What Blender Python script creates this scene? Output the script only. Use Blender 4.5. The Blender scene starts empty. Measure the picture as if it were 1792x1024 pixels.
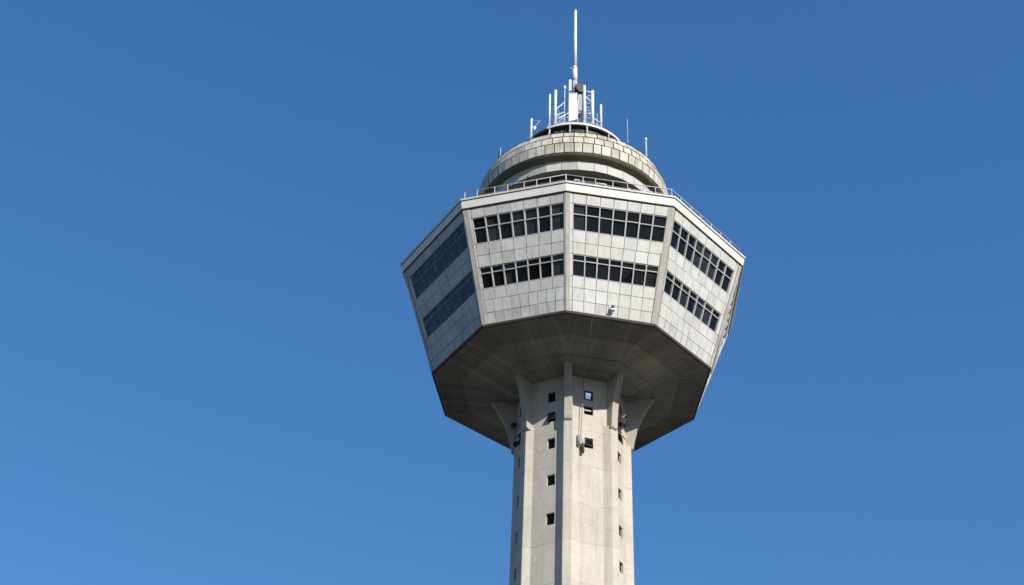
import bpy, math, random
from mathutils import Vector, Matrix
random.seed(7)
R = math.radians
scn = bpy.context.scene
COL = scn.collection
GZ = -1.7                     # ground height; the camera's eye is the origin of heights

# ------------------------------------------------------------------ materials
def newmat(name):
    m = bpy.data.materials.new(name); m.use_nodes = True
    nt = m.node_tree
    return m, nt, nt.nodes['Principled BSDF']

def N(nt, typ, **kw):
    n = nt.nodes.new(typ)
    for k, v in kw.items():
        setattr(n, k, v)
    return n

def lk(nt, a, b): nt.links.new(a, b)

def math_n(nt, op, a, b=None, clamp=False):
    n = N(nt, 'ShaderNodeMath', operation=op); n.use_clamp = clamp
    for i, v in enumerate((a, b)):
        if v is None: continue
        if isinstance(v, (int, float)): n.inputs[i].default_value = v
        else: lk(nt, v, n.inputs[i])
    return n.outputs[0]

def noise(nt, vec, scale, detail=4, rough=.55):
    n = N(nt, 'ShaderNodeTexNoise'); n.inputs['Scale'].default_value = scale
    n.inputs['Detail'].default_value = detail; n.inputs['Roughness'].default_value = rough
    lk(nt, vec, n.inputs['Vector'])
    return n.outputs['Fac']

def scaled(nt, vec, s):
    n = N(nt, 'ShaderNodeMapping'); n.inputs['Scale'].default_value = s
    lk(nt, vec, n.inputs['Vector'])
    return n.outputs[0]

def remap(nt, v, a, b, c, d):
    n = N(nt, 'ShaderNodeMapRange')
    n.inputs[1].default_value = a; n.inputs[2].default_value = b
    n.inputs[3].default_value = c; n.inputs[4].default_value = d
    lk(nt, v, n.inputs[0])
    return n.outputs[0]

def mixc(nt, f, a, b, typ='MIX'):
    n = N(nt, 'ShaderNodeMix', data_type='RGBA', blend_type=typ)
    if isinstance(f, (int, float)): n.inputs[0].default_value = f
    else: lk(nt, f, n.inputs[0])
    for i, v in ((6, a), (7, b)):
        if isinstance(v, tuple): n.inputs[i].default_value = (*v, 1)
        else: lk(nt, v, n.inputs[i])
    return n.outputs[2]

def grey(nt, v):
    n = N(nt, 'ShaderNodeCombineColor')
    for i in range(3): lk(nt, v, n.inputs[i])
    return n.outputs[0]

def weathered(name, base, dirt, rough=.7, streak=.3, blotch=.3, tone=True, bump=.02, spec=.3,
              pour=0, uvlines=False, fine=6.0, grain=.07):
    """painted panel / concrete: blotches, vertical run-off streaks, optional pour joints or board lines"""
    m, nt, b = newmat(name)
    co = N(nt, 'ShaderNodeTexCoord').outputs['Object']
    bl = remap(nt, noise(nt, co, .55, 5), .35, .7, 0, 1)
    st = remap(nt, noise(nt, scaled(nt, co, (2.6, 2.6, .16)), 1.0, 5, .65), .48, .75, 0, 1)
    fn = remap(nt, noise(nt, co, fine, 4), .3, .7, 1-grain, 1+grain*.8)
    f = math_n(nt, 'ADD', math_n(nt, 'MULTIPLY', bl, blotch), math_n(nt, 'MULTIPLY', st, streak), True)
    c = mixc(nt, f, base, dirt)
    c = mixc(nt, 1.0, c, grey(nt, fn), 'MULTIPLY')
    if tone:
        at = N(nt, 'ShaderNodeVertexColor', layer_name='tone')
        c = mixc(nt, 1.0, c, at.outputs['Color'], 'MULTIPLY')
    if pour:
        sp = N(nt, 'ShaderNodeSeparateXYZ'); lk(nt, co, sp.inputs[0])
        wob = remap(nt, noise(nt, co, .9, 3), 0, 1, -.25, .25)
        z = math_n(nt, 'ADD', sp.outputs[2], wob)
        fr = math_n(nt, 'FRACT', math_n(nt, 'DIVIDE', math_n(nt, 'ADD', z, 100.55), pour))
        ln = remap(nt, fr, 0.0, .022, 1, 0)
        fade = remap(nt, noise(nt, co, .6, 2), .35, .6, .1, .55)
        # each lift of concrete has its own slight tone
        lift = math_n(nt, 'FLOOR', math_n(nt, 'DIVIDE', math_n(nt, 'ADD', z, 100.55), pour))
        wn = N(nt, 'ShaderNodeTexWhiteNoise', noise_dimensions='1D'); lk(nt, lift, wn.inputs['W'])
        c = mixc(nt, 1.0, c, grey(nt, remap(nt, wn.outputs['Value'], 0, 1, .93, 1.03)), 'MULTIPLY')
        c = mixc(nt, math_n(nt, 'MULTIPLY', ln, fade), c, (.10, .09, .075))
    if uvlines:
        uv = N(nt, 'ShaderNodeUVMap', uv_map='UVMap').outputs[0]
        sp = N(nt, 'ShaderNodeSeparateXYZ'); lk(nt, uv, sp.inputs[0])
        w = remap(nt, noise(nt, co, .7, 2), 0, 1, -.12, .12)
        fu = math_n(nt, 'FRACT', math_n(nt, 'DIVIDE', math_n(nt, 'ADD', math_n(nt, 'ADD', sp.outputs[0], w), 50), .62))
        lu = remap(nt, fu, 0, .13, 1, 0)
        fv = math_n(nt, 'FRACT', math_n(nt, 'DIVIDE', math_n(nt, 'ADD', math_n(nt, 'ADD', sp.outputs[1], w), 50), 1.24))
        lv = remap(nt, fv, 0, .07, .8, 0)
        bn = N(nt, 'ShaderNodeTexWhiteNoise', noise_dimensions='1D')
        lk(nt, math_n(nt, 'FLOOR', math_n(nt, 'DIVIDE', math_n(nt, 'ADD', math_n(nt, 'ADD', sp.outputs[0], w), 50), .62)), bn.inputs['W'])
        c = mixc(nt, 1.0, c, grey(nt, remap(nt, bn.outputs['Value'], 0, 1, .83, 1.12)), 'MULTIPLY')
        fade = remap(nt, noise(nt, co, .5, 2), .35, .65, .25, .75)
        l = math_n(nt, 'MULTIPLY', math_n(nt, 'MAXIMUM', lu, lv), fade)
        c = mixc(nt, l, c, (.05, .045, .04))
    lk(nt, c, b.inputs['Base Color'])
    b.inputs['Roughness'].default_value = rough
    b.inputs['Specular IOR Level'].default_value = spec
    if bump:
        bp = N(nt, 'ShaderNodeBump'); bp.inputs['Strength'].default_value = .5; bp.inputs['Distance'].default_value = bump
        lk(nt, noise(nt, co, 3.5, 6, .65), bp.inputs['Height']); lk(nt, bp.outputs[0], b.inputs['Normal'])
    return m

M = {}
M['shaft'] = weathered('shaft_concrete', (.635, .58, .487), (.40, .345, .275), .85, .42, .32, tone=False, bump=.03, spec=.15, pour=3.42, fine=4)
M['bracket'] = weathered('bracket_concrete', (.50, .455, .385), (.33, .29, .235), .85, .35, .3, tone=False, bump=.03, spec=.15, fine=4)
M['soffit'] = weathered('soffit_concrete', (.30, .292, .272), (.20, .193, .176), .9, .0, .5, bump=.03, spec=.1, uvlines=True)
M['panel'] = weathered('facade_panel_enamel', (.735, .725, .68), (.44, .41, .335), .45, .58, .28, bump=.004, spec=.4, grain=.03)
M['post'] = weathered('corner_post_concrete', (.53, .505, .445), (.28, .245, .195), .7, .5, .4, tone=False, bump=.01)
M['joint'] = weathered('panel_joint', (.33, .315, .275), (.18, .16, .13), .9, .3, .5, tone=False, bump=0)
M['fascia'] = weathered('fascia_white_paint', (.84, .81, .74), (.62, .55, .44), .5, .25, .22, tone=False, bump=.006)
M['coping'] = weathered('coping_metal', (.60, .57, .50), (.22, .18, .14), .6, .5, .5, tone=False, bump=.01)
M['crown'] = weathered('crown_panel', (.72, .675, .575), (.30, .25, .175), .6, .62, .45, bump=.01)
M['crownlip'] = weathered('crown_lip', (.17, .155, .115), (.08, .068, .048), .8, .5, .6, tone=False, bump=.02)
M['crownjoint'] = weathered('crown_joint', (.10, .075, .045), (.05, .035, .02), .9, .3, .5, tone=False, bump=0)
M['drum'] = weathered('drum_panel_paint', (.60, .58, .53), (.46, .43, .36), .6, .35, .3, bump=.01)
M['recess'] = weathered('recess_wall', (.10, .085, .068), (.05, .042, .035), .85, .4, .5, tone=False, bump=.02)
M['roof'] = weathered('roof_felt', (.19, .18, .165), (.10, .09, .08), .95, .2, .6, tone=False, bump=.02)
M['turret'] = weathered('turret_glazing', (.055, .06, .062), (.03, .026, .022), .4, .5, .6, tone=False, bump=0)
M['white'] = weathered('white_metal_paint', (.82, .82, .81), (.62, .61, .58), .4, .12, .12, tone=False, bump=0, spec=.4)
M['rail'] = weathered('railing_galvanised', (.60, .60, .57), (.36, .35, .32), .5, .2, .3, tone=False, bump=0)
M['frame'] = weathered('window_frame_aluminium', (.60, .60, .575), (.36, .34, .30), .5, .25, .35, tone=False, bump=0)
M['dark'] = weathered('dark_metal', (.045, .042, .04), (.025, .022, .02), .6, .2, .4, tone=False, bump=0)
M['brown'] = weathered('brown_metal', (.085, .07, .055), (.04, .034, .028), .7, .2, .4, tone=False, bump=0)
M['lightgrey'] = weathered('light_grey_metal', (.50, .51, .52), (.34, .34, .33), .5, .2, .3, tone=False, bump=0)
M['black'] = weathered('black_metal', (.018, .017, .016), (.010, .009, .008), .5, .2, .4, tone=False, bump=0)
M['cable'] = weathered('cable_jacket', (.30, .31, .32), (.18, .18, .18), .6, .1, .2, tone=False, bump=0)

def glass_mat(name, base, rough, ior, metal=0.0):
    m, nt, b = newmat(name)
    co = N(nt, 'ShaderNodeTexCoord').outputs['Object']
    c = mixc(nt, remap(nt, noise(nt, co, .8, 3), .35, .65, 0, 1), base, tuple(x*1.9 for x in base))
    lk(nt, c, b.inputs['Base Color'])
    b.inputs['Roughness'].default_value = rough
    b.inputs['IOR'].default_value = ior
    b.inputs['Metallic'].default_value = metal
    bp = N(nt, 'ShaderNodeBump'); bp.inputs['Strength'].default_value = .25; bp.inputs['Distance'].default_value = .02
    lk(nt, noise(nt, co, 1.1, 2), bp.inputs['Height']); lk(nt, bp.outputs[0], b.inputs['Normal'])
    return m
M['glass'] = glass_mat('window_glass', (.0045, .005, .0065), .04, 1.27)
M['glass_dim'] = glass_mat('curtained_glass', (.016, .017, .020), .05, 1.33)
M['glass_blue'] = glass_mat('painted_reflection_glass', (.018, .03, .048), .12, 1.33)
_nt = M['glass_blue'].node_tree; _co = N(_nt, 'ShaderNodeTexCoord').outputs['Object']     # bent sky reflections, painted into the pane colour as bluish streaks
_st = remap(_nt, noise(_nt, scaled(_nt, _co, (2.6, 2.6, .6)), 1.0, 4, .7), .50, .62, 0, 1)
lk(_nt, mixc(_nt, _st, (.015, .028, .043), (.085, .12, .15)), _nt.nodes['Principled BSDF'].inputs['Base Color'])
M['frame_shade'] = weathered('shaded_side_frame', (.29, .31, .33), (.22, .22, .22), .5, .25, .35, tone=False, bump=0)  # darker, bluer frame for the shaded side: shade put into the colour
M['glass_sky'] = glass_mat('coated_glass', (.36, .37, .40), .06, 1.5, 1.0)

# ------------------------------------------------------------------ mesh builder
class MB:
    def __init__(self): self.v = []; self.f = []; self.mi = []; self.tone = []; self.uv = []; self.sm = []
    def face(self, pts, mi=0, tone=1.0, uv=None, smooth=False):
        i = len(self.v); self.v += [tuple(p) for p in pts]
        self.f.append(tuple(range(i, i+len(pts)))); self.mi.append(mi); self.tone.append(tone)
        self.uv.append(uv or [(0, 0)]*len(pts)); self.sm.append(smooth)
    def hexa(self, a, b, mi=0, tone=1.0, back=True):
        """a: four front points (ccw seen from outside), b: the four matching rear points"""
        self.face(a, mi, tone)
        for k in range(4):
            j = (k+1) % 4
            self.face([a[j], a[k], b[k], b[j]], mi, tone)
        if back: self.face(b[::-1], mi, tone)
    def box(self, c, s, rot=None, mi=0, tone=1.0):
        x, y, z = s[0]/2, s[1]/2, s[2]/2
        q = [Vector(p) for p in ((-x,-y,-z),(x,-y,-z),(x,-y,z),(-x,-y,z),(-x,y,-z),(x,y,-z),(x,y,z),(-x,y,z))]
        if rot is not None: q = [rot @ p for p in q]
        q = [p + Vector(c) for p in q]
        self.hexa(q[:4], q[4:], mi, tone)
    def tube(self, p0, p1, r0, r1=None, n=10, mi=0, caps=True):
        r1 = r0 if r1 is None else r1
        p0, p1 = Vector(p0), Vector(p1); d = (p1-p0).normalized()
        a = d.cross(Vector((0, 0, 1)))
        if a.length < 1e-3: a = Vector((1, 0, 0))
        a.normalize(); b = d.cross(a)
        ring = lambda c, r: [c + a*(r*math.cos(2*math.pi*k/n)) + b*(r*math.sin(2*math.pi*k/n)) for k in range(n)]
        A, B = ring(p0, r0), ring(p1, r1)
        for k in range(n):
            j = (k+1) % n
            self.face([A[k], B[k], B[j], A[j]][::-1], mi, smooth=True)
        if caps:
            self.face(A[::-1], mi); self.face(B, mi)
    def lathe(self, prof, n=96, mi=0, smooth=True, c=(0, 0)):
        for (r0, z0), (r1, z1) in zip(prof, prof[1:]):
            for k in range(n):
                a0, a1 = 2*math.pi*k/n, 2*math.pi*(k+1)/n
                P = lambda r, z, a: (c[0]+r*math.sin(a), c[1]-r*math.cos(a), z)
                q = [P(r0, z0, a0), P(r0, z0, a1), P(r1, z1, a1), P(r1, z1, a0)]
                if r0 < 1e-6: q = [q[0], q[2], q[3]]
                elif r1 < 1e-6: q = q[:3]
                self.face(q, mi, smooth=smooth)
    def build(self, name, mats, parent=None, weld=True):
        me = bpy.data.meshes.new(name)
        me.from_pydata(self.v, [], self.f)
        for m in (mats if isinstance(mats, (list, tuple)) else [mats]): me.materials.append(m)
        me.polygons.foreach_set('material_index', self.mi)
        me.polygons.foreach_set('use_smooth', self.sm)
        ca = me.color_attributes.new('tone', 'FLOAT_COLOR', 'CORNER')
        uv = me.uv_layers.new(name='UVMap')
        li = 0
        for f, t, u in zip(self.f, self.tone, self.uv):
            t = t if isinstance(t, tuple) else (t, t, t)
            for k in range(len(f)):
                ca.data[li].color = (*t, 1); uv.data[li].uv = u[k]; li += 1
        if weld and any(self.sm):
            import bmesh
            bm = bmesh.new(); bm.from_mesh(me)
            bmesh.ops.remove_doubles(bm, verts=bm.verts, dist=.0005)
            bm.to_mesh(me); bm.free()
        me.update()
        o = bpy.data.objects.new(name, me); COL.objects.link(o)
        if parent is not None:
            o.parent = parent
            off = Vector((0, 0, 0)); p = parent
            while p is not None:
                off += p.location; p = p.parent
            o.location = -off
        return o

def tag(o, label, cat, group=None):
    o['label'] = label; o['category'] = cat
    if group: o['group'] = group
    return o

def thing(name, label, cat, loc, group=None):
    o = bpy.data.objects.new(name, None); COL.objects.link(o); o.location = loc
    o.empty_display_size = .3
    return tag(o, label, cat, group)

def lerp(a, b, t): return a + (b-a)*t
def pol(r, az, z): a = R(az); return Vector((r*math.sin(a), -r*math.cos(a), z))

# ------------------------------------------------------------------ the tower
tower = thing('observation_tower', 'pale concrete observation tower with a flaring ten-sided glazed pod and round crown', 'tower', (0, 0, GZ))

ZT, ZB = 77.66, 66.67
TOP = [(-9.4, 12.9), (-14.3, 5.4), (-15.46, -4.24), (-9.51, -13.01), (-.63, -15.38), (8.55, -13.51), (15.19, -5.50), (14.98, 4.95), (9.4, 12.9)]
TOP = [(-.1, 16.0)] + TOP[0:]            # back vertex first, then clockwise from the left rear
BOT = [(.0, 12.0), (-5.10, 9.81), (-11.33, 3.62), (-12.02, -2.94), (-7.34, -9.86), (-.48, -11.99), (6.70, -10.23), (11.77, -4.07), (10.90, 3.79), (5.15, 10.07)]
NV = 10
T = [Vector((*p, ZT)) for p in TOP]; B = [Vector((*p, ZB)) for p in BOT]

ROWS = [.0, .078, .155, .365, .457, .55, .72, .806, .904, .984]
JOINT, PANEL = 0, 1
class Face:
    def __init__(s, i):
        j = (i+1) % NV
        s.TL, s.TR, s.BL, s.BR = T[i], T[j], B[i], B[j]
        s.n = ((s.TR-s.TL) + (s.BR-s.BL)).cross((s.TL-s.BL)+(s.TR-s.BR)).normalized()
        s.w = ((s.TR-s.TL).length + (s.BR-s.BL).length)/2
        s.h = (lerp(s.TL, s.TR, .5) - lerp(s.BL, s.BR, .5)).length
    def P(s, t, q, d=0): return lerp(lerp(s.TL, s.TR, t), lerp(s.BL, s.BR, t), q) + s.n*d
    def cell(s, t0, t1, q0, q1, d): return [s.P(t0, q1, d), s.P(t1, q1, d), s.P(t1, q0, d), s.P(t0, q0, d)]
    def bar(s, mb, t0, t1, q0, q1, d0, d1, mi=0, tone=1.0): mb.hexa(s.cell(t0, t1, q0, q1, d1), s.cell(t0, t1, q0, q1, d0), mi, tone)

def jit(a): return random.uniform(-a, a)

def facade(i):
    F = Face(i); mb = MB()
    hidden = i in (9, 0, 1) or i == 8
    nu, nl = {4: (7, 7), 5: (7, 7), 6: (8, 7)}.get(i, (7, 7))
    mg = {4: ((.07, .982), (.066, .978)), 5: ((.067, .962), (.066, .955)), 6: ((.035, .93), (.05, .92)), 3: ((.075, .975), (.085, .975))}.get(i, ((.07, .95), (.07, .95)))
    cols = lambda n, ab: [ab[0] + (ab[1]-ab[0])*k/n for k in range(n+1)]
    cu, cl = cols(nu, mg[0]), cols(nl, mg[1])
    full = lambda c: [.036] + c + [.964] if c[-1] < .95 else [.036] + c + ([.985] if c[-1] < .97 else [1.0])
    gt, gs = .023/F.w, .023/F.h
    def plate(t0, t1, q0, q1):      # small cells, as the facade is very slightly twisted
        n, m = max(1, round((t1-t0)*24)), max(1, round((q1-q0)*24))
        for u in range(n):
            for v in range(m):
                mb.face(F.cell(lerp(t0, t1, u/n), lerp(t0, t1, (u+1)/n), lerp(q0, q1, v/m), lerp(q0, q1, (v+1)/m), 0.0), JOINT)
    def panels(cs, q0, q1):
        for a, b in zip(cs, cs[1:]):
            if b-a < .012: continue
            tone = random.choice((1.0, 1.0, .98, .955, 1.02, .91)) * (1+jit(.045))
            if q0 > .88 and random.random() < .4: tone *= .88
            if i == 3: tone *= .76      # deeper shade of this side, painted into the panel tone
            col = (tone, tone*(1+jit(.012)), tone*(1+jit(.03)))
            jt, js = .008/F.w, .008/F.h
            p = []
            for (tt, qq) in ((a+gt, q1-gs), (b-gt, q1-gs), (b-gt, q0+gs), (a+gt, q0+gs)):
                tt += jit(jt); qq += jit(js)
                p.append((F.P(tt, qq, .045+jit(.008)), F.P(tt, qq, .002)))
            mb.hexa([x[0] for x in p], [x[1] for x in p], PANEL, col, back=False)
    # solid bands
    plate(0, 1, 0, ROWS[2]); plate(0, 1, ROWS[3], ROWS[5]); plate(0, 1, ROWS[6], 1)
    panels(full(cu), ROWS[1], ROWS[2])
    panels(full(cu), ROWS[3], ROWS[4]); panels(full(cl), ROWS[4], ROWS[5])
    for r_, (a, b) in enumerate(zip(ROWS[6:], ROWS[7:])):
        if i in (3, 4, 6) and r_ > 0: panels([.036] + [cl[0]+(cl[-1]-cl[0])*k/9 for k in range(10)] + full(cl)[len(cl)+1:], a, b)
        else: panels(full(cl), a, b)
    # strips left and right of the two window bands
    for c, q0, q1 in ((cu, ROWS[2], ROWS[3]), (cl, ROWS[5], ROWS[6])):
        plate(0, c[0], q0, q1); plate(c[-1], 1, q0, q1)
        f = full(c)
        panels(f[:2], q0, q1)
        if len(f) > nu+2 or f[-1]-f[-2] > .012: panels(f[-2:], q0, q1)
        # reveals of the band
        for (a, b, x, y) in ((c[0], c[-1], q0, q0), (c[0], c[-1], q1, q1)):
            mb.face([F.P(a, x, 0), F.P(b, x, 0), F.P(b, x, -.22), F.P(a, x, -.22)], JOINT)
        for t in (c[0], c[-1]):
            mb.face([F.P(t, q0, 0), F.P(t, q1, 0), F.P(t, q1, -.22), F.P(t, q0, -.22)], JOINT)
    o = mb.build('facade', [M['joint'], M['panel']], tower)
    # windows
    for c, q0, q1, qt in ((cu, ROWS[2], ROWS[3], .236), (cl, ROWS[5], ROWS[6], .597)):
        if hidden:
            w = MB(); w.face(F.cell(c[0], c[-1], q0, q1, -.15)); w.build('window_ribbon', M['glass'], tower); continue
        for a, b in zip(c, c[1:]):
            w = MB(); e = (.026 if i == 3 else .045)/F.w*(1+jit(.2)); g = .050/F.h; pr = -.05 if i in (2, 3) else -.02 if i == 7 else 0
            F.bar(w, a+.0005, a+e, q0+.001, q1-.001, -.20, .02+pr)
            F.bar(w, b-e, b-.0005, q0+.001, q1-.001, -.20, .02+pr)
            F.bar(w, a+e, b-e, q0+.001, q0+g, -.20, .0)
            F.bar(w, a+e, b-e, q1-1.3*g, q1-.001, -.20, .035+pr)
            qm = qt+jit(.0025)
            F.bar(w, a+e, b-e, qm-.75*g, qm+.75*g, -.19, -.005)
            wo = w.build('window', M['frame_shade' if i == 3 else 'frame'], tower)
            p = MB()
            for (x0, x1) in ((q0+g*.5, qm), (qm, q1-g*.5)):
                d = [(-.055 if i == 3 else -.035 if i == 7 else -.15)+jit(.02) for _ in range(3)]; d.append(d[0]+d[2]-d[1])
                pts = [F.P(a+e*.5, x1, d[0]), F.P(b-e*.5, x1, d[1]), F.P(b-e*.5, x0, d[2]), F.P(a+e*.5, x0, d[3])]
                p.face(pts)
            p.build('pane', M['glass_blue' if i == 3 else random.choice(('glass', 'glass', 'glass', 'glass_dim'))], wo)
for i in range(NV): facade(i)

# corner posts between the facades
for i in range(NV):
    Fl, Fr = Face((i-1) % NV), Face(i); mb = MB()
    wl, wr = {5: (.13, .33), 6: (.34, .20), 4: (.16, .42)}.get(i, (.28, .28)); wl /= Fl.w; wr /= Fr.w
    nm = (Fl.n+Fr.n).normalized()
    q0, q1 = .079, .999
    def ring(q):
        k = 1/ max(.3, nm.dot(Fr.n))
        return [Fl.P(1-wl, q, .0), Fl.P(1-wl, q, .075), Fr.P(0, q, 0)+nm*.075*k, Fr.P(wr, q, .075), Fr.P(wr, q, 0)]
    A, Bq = ring(q0), ring(q1)
    for k in range(4): mb.face([Bq[k], Bq[k+1], A[k+1], A[k]])
    mb.face(Bq[::-1]); mb.face(A)
    mb.build('corner_post', M['post'], tower)

# rings swept along the polygon: (s along the wall, outward offset, height offset)
def outw(i):
    v = Vector((T[i].x, T[i].y, 0)); return v.normalized()
def wallpt(i, s, off, dz=0): return lerp(T[i], B[i], s) + outw(i)*off + Vector((0, 0, dz))
def sweep(name, prof, mat, closed=False):
    mb = MB()
    pr = prof + [prof[0]] if closed else prof
    for i in range(NV):
        j = (i+1) % NV
        for a, b in zip(pr, pr[1:]):
            mb.face([wallpt(i, *a), wallpt(j, *a), wallpt(j, *b), wallpt(i, *b)])
    return mb.build(name, mat, tower)
sweep('fascia', [(.0725, .02), (.0725, .19), (.0105, .11)], M['fascia'])
sweep('flashing', [(.0785, -.02), (.0785, .10), (.0730, .12)], M['brown'])
sweep('coping_gap', [(.0102, .125), (.0055, .125), (.0055, .05)], M['brown'])
sweep('coping', [(.0052, .05), (.0050, .18), (-.008, .18), (-.008, -.45)], M['fascia'])
sweep('sill_trim', [(.984, .02), (.985, .085), (.992, .085)], M['post'])
sweep('drip_edge', [(.992, .02), (.992, .11), (1.008, .10), (1.008, -.35)], M['brown'])

# roof of the pod
mb = MB(); mb.face([wallpt(i, 0, -.4, -.02) for i in range(NV)]); mb.build('roof_deck', M['roof'], tower)

# soffit: facets from the rim in to the shaft, with two stepped rings
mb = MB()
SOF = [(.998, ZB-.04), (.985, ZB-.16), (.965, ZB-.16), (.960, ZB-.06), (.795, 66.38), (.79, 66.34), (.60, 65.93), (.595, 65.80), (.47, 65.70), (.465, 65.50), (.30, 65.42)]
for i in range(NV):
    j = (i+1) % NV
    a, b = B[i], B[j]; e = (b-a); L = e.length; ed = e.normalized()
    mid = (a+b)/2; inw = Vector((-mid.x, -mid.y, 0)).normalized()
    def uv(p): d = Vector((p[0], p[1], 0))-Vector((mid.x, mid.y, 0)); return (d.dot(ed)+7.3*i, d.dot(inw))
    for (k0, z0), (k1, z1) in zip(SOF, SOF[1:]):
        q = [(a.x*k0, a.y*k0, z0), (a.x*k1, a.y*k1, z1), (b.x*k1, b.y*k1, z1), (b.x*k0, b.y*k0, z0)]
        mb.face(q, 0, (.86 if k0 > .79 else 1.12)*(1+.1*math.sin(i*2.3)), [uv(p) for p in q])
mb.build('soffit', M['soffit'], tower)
# hip ribs on the soffit at each corner
for i in range(NV):
    pass

# ---------------------------------------------------------------- shaft
RIN, ROT = 4.45, -3.0
HW = RIN*math.tan(R(22.5))
def sp(az, t, z, d=0):
    a = R(az); n = Vector((math.sin(a), -math.cos(a), 0)); tg = Vector((math.cos(a), math.sin(a), 0))
    return n*(RIN+d) + tg*t + Vector((0, 0, z))
WIN = {  # face index -> (t, z, width, height, kind)
    -1: [(.26, 63.60, .72, 1.02, 'plain'), (.28, 61.62, .74, .95, 'tilted'), (.30, 59.06, .72, 1.0, 'plain'), (.33, 55.62, .74, 1.0, 'plain'), (.33, 52.11, .76, 1.05, 'plain')],
    0: [(-.06, 63.72, .78, .92, 'sky'), (-.06, 62.26, .80, .86, 'barred'), (-.04, 59.10, .74, .95, 'open')],
    1: [(-.05, 59.12, .85, .95, 'plain'), (-.05, 55.66, .85, .95, 'plain'), (-.02, 52.28, .85, .95, 'plain'), (-.02, 49.12, .85, .95, 'plain'), (.25, 61.26, .95, .95, 'sash'), (.55, 63.9, .6, 1.1, 'plain')],
    -2: [(-.40, 59.03, .75, 1.05, 'plain'), (-.38, 55.32, .75, 1.05, 'plain'), (-.36, 51.98, .75, 1.05, 'plain'), (-.40, 48.8, .75, 1.05, 'plain'), (-.42, 64.1, .8, 1.1, 'plain'), (-.3, 61.5, .9, 1.0, 'sash')],
}
shaft = MB(); shaft_windows = []
for k in range(-4, 4):
    az = ROT+22.5+45*k
    ws = WIN.get(k, [])
    ts = sorted({-HW, HW} | {w[0]-w[2]/2 for w in ws} | {w[0]+w[2]/2 for w in ws})
    zs = sorted({GZ, 65.6} | {w[1]-w[3]/2 for w in ws} | {w[1]+w[3]/2 for w in ws})
    for t0, t1 in zip(ts, ts[1:]):
        for z0, z1 in zip(zs, zs[1:]):
            tm, zm = (t0+t1)/2, (z0+z1)/2
            if any(abs(tm-w[0]) < w[2]/2 and abs(zm-w[1]) < w[3]/2 for w in ws): continue
            shaft.face([sp(az, t0, z0), sp(az, t1, z0), sp(az, t1, z1), sp(az, t0, z1)])
    for (t, z, w, h, kind) in ws:
        c = [(t-w/2, z-h/2), (t+w/2, z-h/2), (t+w/2, z+h/2), (t-w/2, z+h/2)]
        for m in range(4):
            a, b = c[m], c[(m+1) % 4]
            shaft.face([sp(az, *a), sp(az, *b), sp(az, *b, -.34), sp(az, *a, -.34)][::-1])
        shaft_windows.append((az, t, z, w, h, kind))
shaft.build('shaft', M['shaft'], tower)
for (az, t, z, w, h, kind) in shaft_windows:
    f = MB(); e = .06
    def fb(t0, t1, z0, z1, d0=-.30, d1=-.20, mb=f, mi=0):
        mb.hexa([sp(az, t0, z0, d1), sp(az, t1, z0, d1), sp(az, t1, z1, d1), sp(az, t0, z1, d1)],
                [sp(az, t0, z0, d0), sp(az, t1, z0, d0), sp(az, t1, z1, d0), sp(az, t0, z1, d0)], mi)
    x0, x1, y0, y1 = t-w/2, t+w/2, z-h/2, z+h/2
    fd = (-.12, .0) if kind == 'sky' else (-.30, -.20)
    ee = .13 if kind == 'sky' else e
    fb(x0, x0+ee, y0, y1, *fd); fb(x1-ee, x1, y0, y1, *fd); fb(x0+ee, x1-ee, y0, y0+ee, *fd); fb(x0+ee, x1-ee, y1-ee, y1, *fd)
    fo = f.build('shaft_window', M['dark'], tower)
    p = MB(); dd, du = (-.20, -.04) if kind == 'sky' else (-.26, -.26)
    p.face([sp(az, x0+.02, y0+.02, dd), sp(az, x1-.02, y0+.02, dd), sp(az, x1-.02, y1-.02, du), sp(az, x0+.02, y1-.02, du)])
    p.build('pane', M['glass_sky'] if kind == 'sky' else M['glass'], fo)
    if kind in ('sash', 'open', 'tilted'):
        # a top-hung sash pushed outwards
        s = MB(); g = MB()
        ang = R({'sash': 38, 'open': 20, 'tilted': 24}[kind])
        a = R(az); n = Vector((math.sin(a), -math.cos(a), 0))
        def q(u, v, d=0):   # v measured down from the hinge
            return sp(az, u, y1-.04-v*math.cos(ang), -.12+v*math.sin(ang)) + n*d
        hh = h-.1
        for (u0, u1, v0, v1) in ((x0+.04, x0+.12, 0, hh), (x1-.12, x1-.04, 0, hh), (x0+.12, x1-.12, 0, .08), (x0+.12, x1-.12, hh-.08, hh)):
            s.hexa([q(u0, v1, .05), q(u1, v1, .05), q(u1, v0, .05), q(u0, v0, .05)], [q(u0, v1), q(u1, v1), q(u1, v0), q(u0, v0)])
        s.build('sash', M['dark'] if kind != 'sash' else M['lightgrey'], fo)
        g.face([q(x0+.1, hh-.05, .02), q(x1-.1, hh-.05, .02), q(x1-.1, .05, .02), q(x0+.1, .05, .02)])
        g.build('sash_pane', M['glass'], fo)
    if kind == 'barred':
        s = MB(); s.hexa([sp(az, x0+.03, z-.04, -.03), sp(az, x1-.16, z-.04, -.03), sp(az, x1-.16, z+.06, -.03), sp(az, x0+.03, z+.06, -.03)],
                         [sp(az, x0+.03, z-.04, -.10), sp(az, x1-.16, z-.04, -.10), sp(az, x1-.16, z+.06, -.10), sp(az, x0+.03, z+.06, -.10)])
        s.build('bar', M['lightgrey'], fo)

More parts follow.
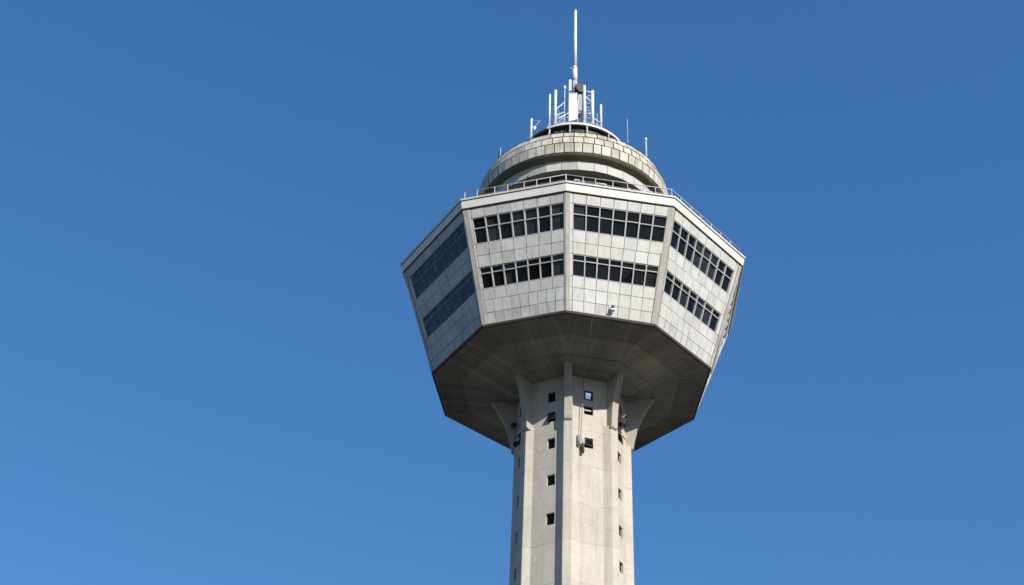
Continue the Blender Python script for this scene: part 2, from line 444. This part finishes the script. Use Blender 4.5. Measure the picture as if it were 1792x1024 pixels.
# pilasters on the eight corners, each ending in a flared bracket under the pod
PR = 5.10
for k in range(8):
    az = ROT+45*k+{1: 2.5, 7: -3.5}.get(k, 0)     # the corners are not perfectly regular
    a = R(az); n = Vector((math.sin(a), -math.cos(a), 0)); tg = Vector((math.cos(a), math.sin(a), 0))
    inset = .26 if k == 6 else 0.0
    P = lambda r, t, z: n*(r-inset*(1 if r > 4.8 else 0)) + tg*t + Vector((0, 0, z))
    mb = MB(); hw, ch = .37, .05
    sec = [(4.2, -.90), (4.47, -.85), (PR-.04, -hw-.02), (PR, -hw+.03), (PR, hw-.03), (PR-.04, hw+.02), (4.47, .85), (4.2, .90)]
    for (r0, t0), (r1, t1) in zip(sec, sec[1:]):
        mb.face([P(r0, t0, GZ), P(r1, t1, GZ), P(r1, t1, 61.0), P(r0, t0, 61.0)])
    mb.face([P(r, t, 61.0) for r, t in sec])
    po = mb.build('pilaster', M['shaft'], tower)
    az = ROT+45*k+{1: 1.0}.get(k, 0)
    a = R(az); n = Vector((math.sin(a), -math.cos(a), 0)); tg = Vector((math.cos(a), math.sin(a), 0))
    P = lambda r, t, z: n*r + tg*t + Vector((0, 0, z))
    br = MB()
    prof = [(5.17, 60.75), (5.27, 60.86), (5.31, 61.1), (5.34, 61.8), (5.40, 62.6), (5.52, 63.4), (5.68, 64.1), (5.92, 64.9), (6.18, 65.5), (6.36, 65.84)]
    if k in (2, 6): prof = [(r-(.12 if k == 6 else 0)+(max(0, z-61.2)/4.6)**1.15*.85, z) for r, z in prof]      # the side brackets flare further
    w = lambda z: .355 if z < 62 else .355-.035*(z-62)/3.8
    for (r0, z0), (r1, z1) in zip(prof, prof[1:]):
        w0, w1 = w(z0), w(z1)
        br.face([P(r0-.04, -w0, z0), P(r0, -w0+.05, z0), P(r1, -w1+.05, z1), P(r1-.04, -w1, z1)])
        br.face([P(r0, -w0+.05, z0), P(r0, w0-.05, z0), P(r1, w1-.05, z1), P(r1, -w1+.05, z1)])
        br.face([P(r0, w0-.05, z0), P(r0-.04, w0, z0), P(r1-.04, w1, z1), P(r1, w1-.05, z1)])
        br.face([P(4.4, -w0, z0), P(r0-.04, -w0, z0), P(r1-.04, -w1, z1), P(4.4, -w1, z1)])
        br.face([P(r0-.04, w0, z0), P(4.4, w0, z0), P(4.4, w1, z1), P(r1-.04, w1, z1)])
    r0, z0 = prof[0]; w0 = w(z0)
    br.face([P(4.4, -w0, z0), P(4.4, w0, z0), P(r0-.04, w0, z0), P(r0, w0-.05, z0), P(r0, -w0+.05, z0), P(r0-.04, -w0, z0)])
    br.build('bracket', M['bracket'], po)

# ---------------------------------------------------------------- crown above the pod roof
mb = MB()
mb.lathe([(7.7, ZT-.05), (7.7, 86.2)], 96); mb.build('recess_wall', M['recess'], tower)

def ring_panels(mb, rows, ncols, gap, mi, d=.05, phase=0., amp=.02):
    for ri, ((r0, z0), (r1, z1)) in enumerate(rows):
        n = ncols[ri]
        ang = [2*math.pi*(k+phase+jit(.10))/n for k in range(n)]; ang.append(ang[0]+2*math.pi)
        for k in range(n):
            a0, a1 = ang[k]+gap/r0, ang[k+1]-gap/r0
            tone = random.choice((1, 1, .95, .88, 1.04, .8, .97))*(1+jit(.05)); col = (tone, tone*(1+jit(.02)), tone*(1+jit(.07)))
            zl, zh = z0+gap, z1-gap
            P = lambda r, z, a, dd: Vector(((r+dd)*math.sin(a), -(r+dd)*math.cos(a), z))
            dj = [d+jit(amp) for _ in range(4)]
            A = [P(r0, zl, a0, dj[0]), P(r0, zl, a1, dj[1]), P(r1, zh, a1, dj[2]), P(r1, zh, a0, dj[3])]
            Bk = [P(r0, zl, a0, 0), P(r0, zl, a1, 0), P(r1, zh, a1, 0), P(r1, zh, a0, 0)]
            mb.hexa(A, Bk, mi, col, back=False)
rows = [((9.22, 87.02), (9.30, 88.15)), ((9.30, 88.15), (9.17, 89.05)), ((9.17, 89.05), (8.86, 89.88)), ((8.86, 89.88), (8.2, 90.45))]
mb = MB(); mb.lathe([(9.22, 87.0)] + [r[1] for r in rows], 96, 0, True)
ring_panels(mb, rows, (66, 60, 54, 46), .05, 1)
mb.build('crown_band', [M['crownjoint'], M['crown']], tower)
mb = MB(); mb.lathe([(7.6, 86.75), (8.62, 86.62), (8.95, 86.68), (9.18, 86.84), (9.25, 87.0)], 96)
mb.build('crown_lip', M['crownlip'], tower)
mb = MB(); mb.lathe([(7.65, 85.52), (8.50, 85.50), (8.55, 86.68)], 96, 0)
ring_panels(mb, [((8.50, 85.52), (8.55, 86.66))], (38,), .02, 1, .04, .3)
mb.build('drum_band', [M['joint'], M['drum']], tower)
mb = MB(); mb.lathe([(8.2, 90.45), (7.2, 90.75), (4.6, 91.0)], 96); mb.build('crown_roof', M['roof'], tower)
mb = MB(); mb.lathe([(4.95, 90.9), (5.0, 94.32)], 64); mb.build('turret_wall', M['turret'], tower)
mb = MB(); mb.lathe([(4.8, 94.30), (5.30, 94.32), (5.34, 94.40), (5.34, 94.60), (5.28, 94.64), (0, 94.66)], 96, 0, False)
mb.build('turret_rim', M['turret'], tower)
mb = MB(); n = 48
for k in range(n):
    a0, a1 = -29+k*125/n, -29+(k+1)*125/n
    pr = [(5.345, 94.40), (5.42, 94.41), (5.42, 94.66), (5.0, 94.70)]
    for (r0, z0), (r1, z1) in zip(pr, pr[1:]): mb.face([pol(r0, a0, z0), pol(r0, a1, z0), pol(r1, a1, z1), pol(r1, a0, z1)])
mb.build('rim_trim', M['white'], tower)
for az in (-160, -125, -90, -58, -26, -4, 14, 40, 70, 100, 135, 170):
    mb = MB(); mb.tube(pol(5.3, az, 94.35), pol(5.95 if az in (-4, -26) else 5.5, az+1, 91.0), .085, .085, 8)
    mb.build('strut', M['coping'], tower)
# ventilator blocks along the turret foot, right half
mb = MB()
for k in range(22):
    az = -62+k*7.2+jit(1.5)
    a = R(az)
    mb.box(pol(5.06, az, 93.75+jit(.12)), (.28+jit(.1), .12, .22+jit(.06)), Matrix.Rotation(a, 3, 'Z'))
mb.build('vent_row', M['crownlip'], tower)

# railing round the pod roof (front three sides and their neighbours)
def railing(i, full=True):
    j = (i+1) % NV
    a, b = wallpt(i, 0, -.30), wallpt(j, 0, -.30)
    L = (b-a).length; mb = MB()
    up = lambda h: Vector((0, 0, h))
    for h, r in ((1.22, .042), (.62, .014)): mb.tube(a+up(h), b+up(h), r, r, 6)
    n = 7
    for k in range(n+1):
        t = (k+(jit(.15) if 0 < k < n else (.012 if k == 0 else -.012)))/n
        p = lerp(a, b, t); lean = Vector((jit(.03), jit(.03), 0))
        mb.tube(p+up(.05), p+up(1.22)+lean, .045, .036, 6)
    mb.build('railing', M['rail'], tower)
for i in (4, 5, 6): railing(i)

# ------------------------------------------------------------------ aerials on the crown
def aerial(name, label, cat, base, ztop, r, group=None, cap=None, foot=True, mat='white', r_top=None, parts=()):
    b = Vector(base); o = thing(name, label, cat, b, group)
    mb = MB(); top = Vector((b.x, b.y, ztop)); mb.tube(b, top, r, r_top or r, 12); mb.build('pole', M[mat], o)
    if cap:
        mb = MB(); mb.tube(top-Vector((0, 0, cap[1]*.8)), top+Vector((0, 0, cap[1]*.2)), cap[0]*.8, cap[0], 12); mb.build('cap', M[mat], o)
    if foot:
        mb = MB(); mb.box(b+Vector((0, 0, .03)), (r*2.8, r*2.8, .05)); mb.tube(b+Vector((0, 0, .05)), b+Vector((0, 0, .40)), r*1.25, r*1.15, 12); mb.build('foot', M['lightgrey'], o)
    return o
GA = 'pole aerials on the rim of the crown turret'
RZ = 94.7
aerial('pole_antenna', 'slim white pole aerial at the far left end of the turret rim', 'antenna', (-2.39, -4.70, RZ), 99.20, .105, GA)
o2 = aerial('pole_antenna', 'thicker white pole aerial second from the left on the turret rim with a capped top', 'antenna', (-1.83, -4.95, RZ), 99.45, .145, GA, cap=(.18, .22))
aerial('pole_antenna', 'tall white pole aerial just right of the mast in front of the dark dish', 'antenna', (1.03, -5.05, RZ), 100.1, .14, GA)
aerial('pole_antenna', 'white pole aerial with a rounded top, second from the right on the turret rim', 'antenna', (1.83, -4.92, RZ), 99.40, .165, GA, cap=(.175, .25))
aerial('pole_antenna', 'short white pole aerial at the right end of the turret rim', 'antenna', (2.67, -4.55, RZ), 97.92, .115, GA)
wo = aerial('whip_antenna', 'thin pale whip aerial with a bulb tip between the left poles and the mast', 'antenna', (-.95, -1.9, RZ+.02), 103.2, .045, None, cap=(.13, .5), r_top=.04)
aerial('pole_antenna', 'white tubular aerial rising from behind the white cabinet, tight against the mast', 'antenna', (-.42, -.55, RZ+.02), 105.55, .16, GA, cap=(.17, .2))

mast = thing('antenna_mast', 'tall white tapering antenna mast on top of the crown', 'mast', (.08, 0, RZ+.02))
mb = MB(); mb.tube((.08, 0, RZ+.02), (.08, 0, 104.0), .62, .58, 4); mb.build('column', M['lightgrey'], mast)
mb = MB(); mb.tube((.06, 0, 104.0), (.075, 0, 106.0), .235, .27, 20); mb.tube((.06, 0, 103.9), (.06, 0, 104.06), .5, .5, 16); mb.build('base_tube', M['lightgrey'], mast)
mb = MB(); mb.tube((.075, 0, 106.0), (.075, 0, 108.0), .285, .27, 20); mb.tube((.075, 0, 107.9), (.08, 0, 108.25), .30, .22, 20); mb.build('sleeve', M['white'], mast)
mb = MB(); mb.tube((.08, 0, 108.0), (.095, 0, 117.1), .215, .15, 20); mb.build('spire', M['white'], mast)
mb = MB(); mb.tube((.095, 0, 117.1), (.095, 0, 117.34), .165, .12, 16); mb.build('tip', M['white'], mast)
mb = MB(); mb.box((-.33, -.1, 107.9), (.14, .14, .18)); mb.tube((-.3, -.08, 107.9), (0, 0, 107.9), .03, .03, 6); mb.build('beacon', M['lightgrey'], mast)

cab = thing('antenna_cabinet', 'big white rectangular panel cabinet standing at the foot of the mast', 'cabinet', (-.09, -2.2, RZ+.02))
mb = MB(); mb.box((-.085, -2.15, 100.25), (.85, .55, 2.95)); mb.build('upper_case', M['white'], cab)
mb = MB()
f = [Vector(p) for p in ((-.55, -2.5, RZ+.05), (.40, -2.5, RZ+.05), (.34, -2.43, 98.75), (-.50, -2.43, 98.75))]
mb.hexa(f, [p+Vector((0, .5, 0)) for p in f]); mb.build('lower_case', M['fascia'], cab)
mb = MB(); mb.box((-.085, -2.12, 101.78), (.95, .66, .09)); mb.build('lid', M['lightgrey'], cab)

o = thing('panel_antenna', 'pale grey vertical panel aerial between the white cabinet and the tall right pole', 'antenna', (.62, -2.3, RZ+.02))
mb = MB(); mb.box((.62, -2.2, 100.6), (.40, .16, 2.3)); mb.build('radome', M['lightgrey'], o)
mb = MB(); mb.tube((.72, -2.05, RZ+.02), (.72, -2.05, 101.6), .05, .05, 8)
for z in (99.8, 101.2): mb.box((.68, -2.1, z), (.12, .16, .1))
mb.build('pole', M['dark'], o)
o = thing('equipment_box', 'dark grey equipment boxes low down between the cabinet and the tall right pole', 'equipment', (.7, -3.0, RZ+.02))
mb = MB(); mb.box((.60, -2.9, 97.6), (.34, .4, 1.2)); mb.tube((.6, -2.9, RZ+.02), (.6, -2.9, 97.2), .06, .06, 8); mb.build('case', M['dark'], o)
mb = MB(); mb.box((.56, -3.14, 97.25), (.16, .08, .5)); mb.build('cover', M['white'], o)

dish = thing('dish_antenna', 'dark drum-shaped dish aerial at the mast between two white tubes', 'antenna', (.62, -.9, 104.0))
mb = MB(); rot = Vector((.35, -.85, -.25)).normalized(); c = Vector((.62, -.9, 104.02))
mb.tube(c-rot*.28, c+rot*.22, .56, .60, 20); mb.build('drum', M['black'], dish)
mb = MB(); mb.tube(c+rot*.22, c+rot*.27, .60, .52, 20); mb.build('radome', M['black'], dish)
mb = MB(); mb.box((.22, -1.42, 104.25), (.22, .14, .42), Matrix.Rotation(R(20), 3, 'Y')); mb.build('feed_box', M['frame'], dish)
mb = MB(); mb.tube(c-rot*.2, (.12, -.1, 104.1), .07, .07, 8); mb.build('arm', M['dark'], dish)

# lattice of bars left and right of the cabinet
def bars(name, label, cat, base, segs, r=.035, mat='white'):
    o = MB()
    for s in segs: o.tube(Vector(s[0]), Vector(s[1]), s[2] if len(s) > 2 else r, None, 6)
    ob = o.build(name, M[mat]); 
    return tag(ob, label, cat)
seg = []
for z in (95.6, 96.35, 97.1): seg.append(((-2.36, -4.72, z), (-1.83, -4.95, z), .035))
seg += [((-1.83, -4.95, 96.8), (-.95, -1.9, 101.0), .055), ((-1.75, -4.9, 96.1), (-.95, -1.9, 99.6), .045), ((-1.5, -4.7, 95.85), (-.5, -2.2, 99.2), .06), ((-1.83, -4.95, 95.3), (-.6, -2.5, 98.3), .04)]
for k in range(9):
    x = -1.6+.13*k; z = RZ+.05
    seg.append(((x, -4.2+.15*k, z), (x+jit(.05), -4.2+.15*k, 96.5+jit(.7)), .022))
for k in range(7):
    x = -1.7+jit(.1); seg.append(((x, -4.6, 95.2+.33*k), (-.62, -3.0, 95.0+.36*k+jit(.25)), .02))
for k in range(6):
    z = 97.2+.5*k; seg.append(((-.95+jit(.05), -2.0, z), (-.5, -2.2, z+jit(.4)), .028))
bars('lattice_frame', 'tangle of thin pale bars between the left pole aerials and the white cabinet', 'lattice', None, seg)
seg = []
for k in range(9):
    z = 95.2+.52*k; s = 1 if k % 2 else -1
    seg.append(((1.1, -4.9, z-.2*s), (1.8, -4.85, z+.25*s), .028))
for k in range(6): seg.append(((1.2+.1*k, -4.5, RZ+.05), (1.2+.1*k+jit(.05), -4.5, 98.2+jit(.6)), .018))
seg += [((1.1, -5.0, 99.4), (1.75, -4.9, 99.35), .06), ((1.2, -5.0, 98.6), (1.75, -4.9, 97.9), .07), ((1.1, -5.0, 96.2), (1.75, -4.95, 96.35), .06)]
seg += [((1.85, -4.9, 95.7), (2.65, -4.55, 95.45), .04), ((1.85, -4.9, 95.1), (2.65, -4.55, 95.0), .035), ((2.3, -4.7, 94.75), (2.3, -4.7, 96.6), .02), ((1.85, -4.9, 96.0), (2.4, -4.65, 95.4), .05)]
bars('lattice_frame', 'zigzag of thin pale bars linking the right-hand pole aerials', 'lattice', None, seg)

# aerials on the shoulder of the crown
w = aerial('whip_antenna', 'short white pole on the left shoulder of the crown with a slanting side arm', 'antenna', (-4.02, -7.55, 90.45), 92.98, .125, None, r_top=.10)
mb = MB(); mb.tube((-3.95, -7.5, 91.6), (-3.15, -7.4, 92.95), .03, .02, 6); mb.tube((-3.95, -7.5, 92.9), (-3.3, -7.4, 92.85), .02, .02, 6); mb.build('arm', M['rail'], w)
mb = MB(); mb.tube((-3.74, -7.6, 91.35), (-3.70, -7.62, 91.78), .05, .17, 10); mb.build('horn', M['white'], w)
w = aerial('twin_antenna', 'pair of small dark grey stub aerials far left on the shoulder of the crown', 'antenna', (-7.0, -5.15, 90.2), 91.45, .045, None, mat='lightgrey', foot=False)
mb = MB(); mb.tube((-7.13, -5.15, 90.1), (-7.13, -5.15, 91.1), .05, .05, 8); mb.tube((-7.13, -5.15, 90.75), (-6.95, -5.15, 90.75), .03, .03, 6); mb.build('second_pole', M['dark'], w)
aerial('whip_antenna', 'hair-thin grey whip aerial on the right shoulder of the crown', 'antenna', (5.10, -7.0, 90.4), 93.55, .035, None, mat='rail', r_top=.025)
aerial('whip_antenna', 'short white whip aerial with a knobbed tip far right on the crown shoulder', 'antenna', (6.92, -5.4, 90.1), 92.45, .07, None, cap=(.12, .32), r_top=.05)

# ------------------------------------------------------------------ plant on the pod roof, seen through the railing
def roofpt(i, t, inset, z=0):
    a, b = wallpt(i, 0, -inset), wallpt((i+1) % NV, 0, -inset)
    p = lerp(a, b, t); p.z = ZT+.0+z; return p
def faz(i):
    n = Face(i).n; return math.atan2(n.x, -n.y)
def roof_box(name, label, cat, i, t, inset, size, mat, legs=.35, mesh2=None):
    p = roofpt(i, t, inset); o = thing(name, label, cat, p)
    rm = Matrix.Rotation(faz(i), 3, 'Z')
    mb = MB(); mb.box(p+Vector((0, 0, legs+size[2]/2)), size, rm); mb.build('casing', M[mat], o)
    mb = MB()
    for sx in (-1, 1):
        for sy in (-1, 1):
            q = p+rm @ Vector((sx*size[0]*.42, sy*size[1]*.42, 0)); mb.tube(q, q+Vector((0, 0, legs+.02)), .03, .03, 6)
    mb.build('stand', M['dark'], o)
    mb = MB(); mb.box(p+rm @ Vector((0, -size[1]/2-.02, 0))+Vector((0, 0, legs+size[2]*.5)), (size[0]*.6, .03, size[2]*.6), rm); mb.build('grille', M['dark'], o)
    return o
roof_box('ventilation_unit', 'small pale ventilation unit behind the railing just right of the front corner', 'vent unit', 5, .10, 1.0, (.45, .5, .7), 'frame', .55)
roof_box('ventilation_unit', 'narrow pale post-like unit behind the railing, right of the front corner unit', 'vent unit', 5, .165, 1.2, (.22, .4, .8), 'lightgrey', .6)
roof_box('ventilation_unit', 'small dark unit behind the middle of the front right railing', 'vent unit', 5, .48, 1.3, (.6, .6, .6), 'dark', .6)
roof_box('ventilation_unit', 'white box unit behind the right end of the front right railing', 'vent unit', 5, .80, .9, (.75, .5, .42), 'white', .55)
roof_box('ventilation_unit', 'low cream unit at the corner where the railing turns right', 'vent unit', 5, .90, 1.1, (.6, .6, .5), 'drum', .5)
roof_box('ventilation_unit', 'brown cluttered unit under the right end of the crown', 'vent unit', 5, .93, 2.2, (1.5, .8, 1.2), 'brown', .7)
roof_box('ventilation_unit', 'dark unit behind the front left railing', 'vent unit', 4, .55, 1.2, (.9, .6, .5), 'dark', .6)
# white pipe goalpost frame
pa, pb = roofpt(5, .30, .75), roofpt(5, .385, .75)
o = MB(); u = Vector((0, 0, 1.12))
o.tube(pa, pa+u, .06, .06, 8); o.tube(pb, pb+u, .06, .06, 8); o.tube(pa+u, pb+u, .06, .06, 8)
tag(o.build('pipe_frame', M['white']), 'white goalpost-shaped pipe frame standing behind the front right railing', 'frame')
pr = roofpt(5, .62, 1.0)
o = thing('floodlight', 'small white floodlight on a post behind the right half of the front railing', 'floodlight', pr)
mb = MB(); mb.tube(pr, pr+Vector((0, 0, .85)), .035, .035, 8); mb.build('post', M['rail'], o)
mb = MB(); mb.box(pr+Vector((0, -.05, 1.0)), (.26, .2, .32), Matrix.Rotation(R(25), 3, 'X')); mb.build('lamp_head', M['white'], o)
pr = lerp(wallpt(6, 0, -.2), wallpt(7, 0, -.2), .93)+Vector((0, 0, .05))
o = thing('floodlight', 'small dark floodlight on the roof edge at the far right corner', 'floodlight', pr)
mb = MB(); mb.tube(pr, pr+Vector((0, 0, .35)), .04, .04, 8); mb.build('post', M['dark'], o)
mb = MB(); mb.box(pr+Vector((.05, 0, .45)), (.4, .3, .25), Matrix.Rotation(R(-30), 3, 'Y')); mb.build('lamp_head', M['dark'], o)

# ------------------------------------------------------------------ fittings on the facade and shaft
F5 = Face(5); p = F5.P(.50, .925, .05); rm = Matrix.Rotation(faz(5), 3, 'Z')
o = thing('security_camera', 'small white security camera fixed low on the front right facade', 'camera', p)
mb = MB(); mb.box(p+F5.n*.03, (.46, .05, .42), rm @ Matrix.Rotation(R(19), 3, 'X')); mb.build('mounting_plate', M['white'], o)
mb = MB(); mb.box(p+F5.n*.22+Vector((.05, 0, .05)), (.2, .34, .26), rm); mb.build('housing', M['brown'], o)
mb = MB(); mb.box(p+F5.n*.2+Vector((.05, 0, -.2)), (.36, .3, .12), rm); mb.build('bracket', M['white'], o)

AZC = ROT+22.5; AZR = AZC+45; AZD = AZC-90
c0 = Vector((1.62, -11.35, ZB-.2)); c1 = sp(AZC, -.62, 65.3, .35); c2 = sp(AZC, -.86, 59.35, .30); c3 = sp(AZC, -.70, 58.9, .25)
o = MB(); o.tube(c0, c1, .022, None, 6); o.tube(c1, c2, .035, None, 6); o.tube(c2, c3, .03, None, 6)
tag(o.build('hanging_cable', M['cable']), 'thin grey cable running from the pod rim down the front of the shaft', 'cable')
q = sp(AZC, -1.02, 59.1, .28)
o = thing('canister_lamp', 'grey cylindrical lamp hanging from the cable beside the shaft window', 'lamp', q)
mb = MB(); mb.tube(q+Vector((0, 0, -.55)), q+Vector((0, 0, .36)), .15, .14, 14); mb.build('shade', M['cable'], o)
mb = MB(); mb.tube(q+Vector((0, 0, .36)), q+Vector((0, 0, .5)), .15, .05, 14); mb.build('cap', M['white'], o)
q = sp(AZC, -.66, 58.35, .25)
o = thing('cable_weight', 'small brown weight at the lower end of the hanging cable', 'weight', q)
mb = MB(); mb.tube(q+Vector((0, 0, -.45)), q+Vector((0, 0, .38)), .11, .155, 12); mb.build('body', M['brown'], o)
mb = MB(); mb.tube(q+Vector((0, 0, .38)), q+Vector((0, 0, .6)), .06, .03, 8); mb.build('hook', M['dark'], o)

def flood(label, az, t, z, out, mat, yaw=0, size=.5):
    b = sp(az, t, z, .0); n = (sp(az, t, z, 1)-b).normalized(); h = b+n*out
    o = thing('floodlight', label, 'floodlight', b)
    a = math.atan2(n.x, -n.y)+R(yaw)
    rm = Matrix.Rotation(a, 3, 'Z') @ Matrix.Rotation(R(35), 3, 'X')
    mb = MB(); mb.box(b+n*.03, (.26, .06, .3), Matrix.Rotation(a, 3, 'Z')); mb.tube(b, h, .05, .05, 8); mb.build('wall_arm', M['lightgrey'], o)
    f = [Vector(p)*size for p in ((-.5, -.5, -.4), (.5, -.5, -.4), (.5, -.5, .4), (-.5, -.5, .4))]
    g = [Vector(p)*size for p in ((-.3, .4, -.25), (.3, .4, -.25), (.3, .4, .25), (-.3, .4, .25))]
    mb = MB(); mb.hexa([h+rm @ p for p in f], [h+rm @ p for p in g]); mb.build('housing', M[mat], o)
    f2 = [Vector((p.x*.84, p.y-.012, p.z*.84)) for p in f]
    mb = MB(); mb.face([h+rm @ p for p in f2]); mb.build('lens', M['glass'], o)
flood('brown floodlight on the right side of the shaft nearest the right bracket', AZR, -.30, 62.35, .55, 'brown', 20, .72)
flood('pale grey floodlight, the highest fitting on the right side of the shaft', AZR, -.1, 63.0, .45, 'lightgrey', 10, .5)
flood('small brown floodlight lower on the right side of the shaft beside the right bracket', AZR, -1.0, 61.75, .35, 'brown', -30, .55)
o = MB(); o.tube(sp(AZR, .12, 63.2, .15), sp(AZR, .12, 61.9, .18), .10, .10, 10)
tag(o.build('conduit', M['frame']), 'short pale pipe on the right side of the shaft beside the floodlights', 'pipe')
flood('dark floodlight on the shaded left side of the shaft under the left bracket', AZD, -.9, 62.9, .4, 'dark', -10, .5)
flood('dark round-backed floodlight low on the shaded left side of the shaft', AZD, -.1, 60.6, .35, 'dark', 0, .5)

# ------------------------------------------------------------------ ground, and an added ring of unseen hills
m, nt, b = newmat('ground_turf')
co = N(nt, 'ShaderNodeTexCoord').outputs['Object']
c = mixc(nt, remap(nt, noise(nt, co, .02, 6), .4, .6, 0, 1), (.055, .052, .030), (.125, .105, .075))
c = mixc(nt, 1.0, c, grey(nt, remap(nt, noise(nt, co, .8, 5), .3, .7, .75, 1.2)), 'MULTIPLY')
lk(nt, c, b.inputs['Base Color']); b.inputs['Roughness'].default_value = .95
mb = MB(); n = 64
mb.face([(6000*math.cos(2*math.pi*k/n), 6000*math.sin(2*math.pi*k/n), GZ) for k in range(n)])
g = mb.build('ground', m); g['kind'] = 'structure'
mb = MB(); prev = None  # added hill ring, out of view: dims horizon glow and window reflections
for k in range(121):
    a = 2*math.pi*k/120
    h = 140+34*math.sin(3*a+1)+22*math.sin(7*a+.4)+9*math.sin(17*a)+5*math.sin(31*a+2)
    if k == 120: h = h0
    if k == 0: h0 = h
    ring = [(r*math.cos(a), r*math.sin(a), z) for r, z in ((620, GZ-1), (720, h*.55), (860, h), (1100, h*.7), (1500, GZ-1))]
    if prev:
        for u in range(4): mb.face([prev[u], ring[u], ring[u+1], prev[u+1]], smooth=True)
    prev = ring
mh, nt, b = newmat('added_hills_dark')
co = N(nt, 'ShaderNodeTexCoord').outputs['Object']
c = mixc(nt, remap(nt, noise(nt, co, .05, 6), .4, .6, 0, 1), (.022, .032, .016), (.045, .052, .028))
lk(nt, c, b.inputs['Base Color']); b.inputs['Roughness'].default_value = 1
g = mb.build('added_hills', mh); g['kind'] = 'structure'

# ------------------------------------------------------------------ light, sky, camera
SUN_AZ, SUN_EL = 39.0, 28.0            # azimuth to the right of the line from the tower to the camera
sd = Vector((math.sin(R(SUN_AZ))*math.cos(R(SUN_EL)), -math.cos(R(SUN_AZ))*math.cos(R(SUN_EL)), math.sin(R(SUN_EL))))
L = bpy.data.lights.new('sun', 'SUN'); L.energy = 5.0; L.angle = R(.5); L.color = (1.0, .95, .865)
so = bpy.data.objects.new('sun', L); COL.objects.link(so)
so.rotation_euler = sd.to_track_quat('Z', 'Y').to_euler()

wd = bpy.data.worlds.new('World'); scn.world = wd; wd.use_nodes = True
nt = wd.node_tree; bg = nt.nodes['Background']
sky = nt.nodes.new('ShaderNodeTexSky'); sky.sky_type = 'NISHITA'; sky.sun_disc = False
sky.sun_elevation = R(SUN_EL); sky.sun_rotation = math.atan2(sd.x, sd.y)
sky.altitude = 200; sky.air_density = 1.0; sky.dust_density = .4; sky.ozone_density = 2.5
hs = nt.nodes.new('ShaderNodeHueSaturation'); hs.inputs['Saturation'].default_value = 1.62
gm = nt.nodes.new('ShaderNodeGamma'); gm.inputs[1].default_value = .60
lk(nt, sky.outputs[0], gm.inputs[0]); lk(nt, gm.outputs[0], hs.inputs['Color'])
tint = mixc(nt, 1.0, hs.outputs[0], (.86, .965, 1.18), 'MULTIPLY')
lk(nt, tint, bg.inputs[0]); bg.inputs[1].default_value = .222

f, fw, rt, up = 2400.0, Vector((-.04398559, .7905313, .61084002)), Vector((.99900066, .0299484, .03317806)), Vector((-.00793461, -.61168893, .79105859))
cam = bpy.data.cameras.new('camera'); cam.sensor_width = 36; cam.lens = 36*f/1792; cam.clip_end = 20000; cam.clip_start = .5
co_ = bpy.data.objects.new('camera', cam); COL.objects.link(co_)
mw = Matrix((rt, up, -fw)).transposed().to_4x4(); mw.translation = Vector((0, -100.788209, 0))
co_.matrix_world = mw
scn.camera = co_
scn.view_settings.view_transform = 'Standard'; scn.view_settings.look = 'None'
scn.view_settings.exposure = 0; scn.view_settings.gamma = 1
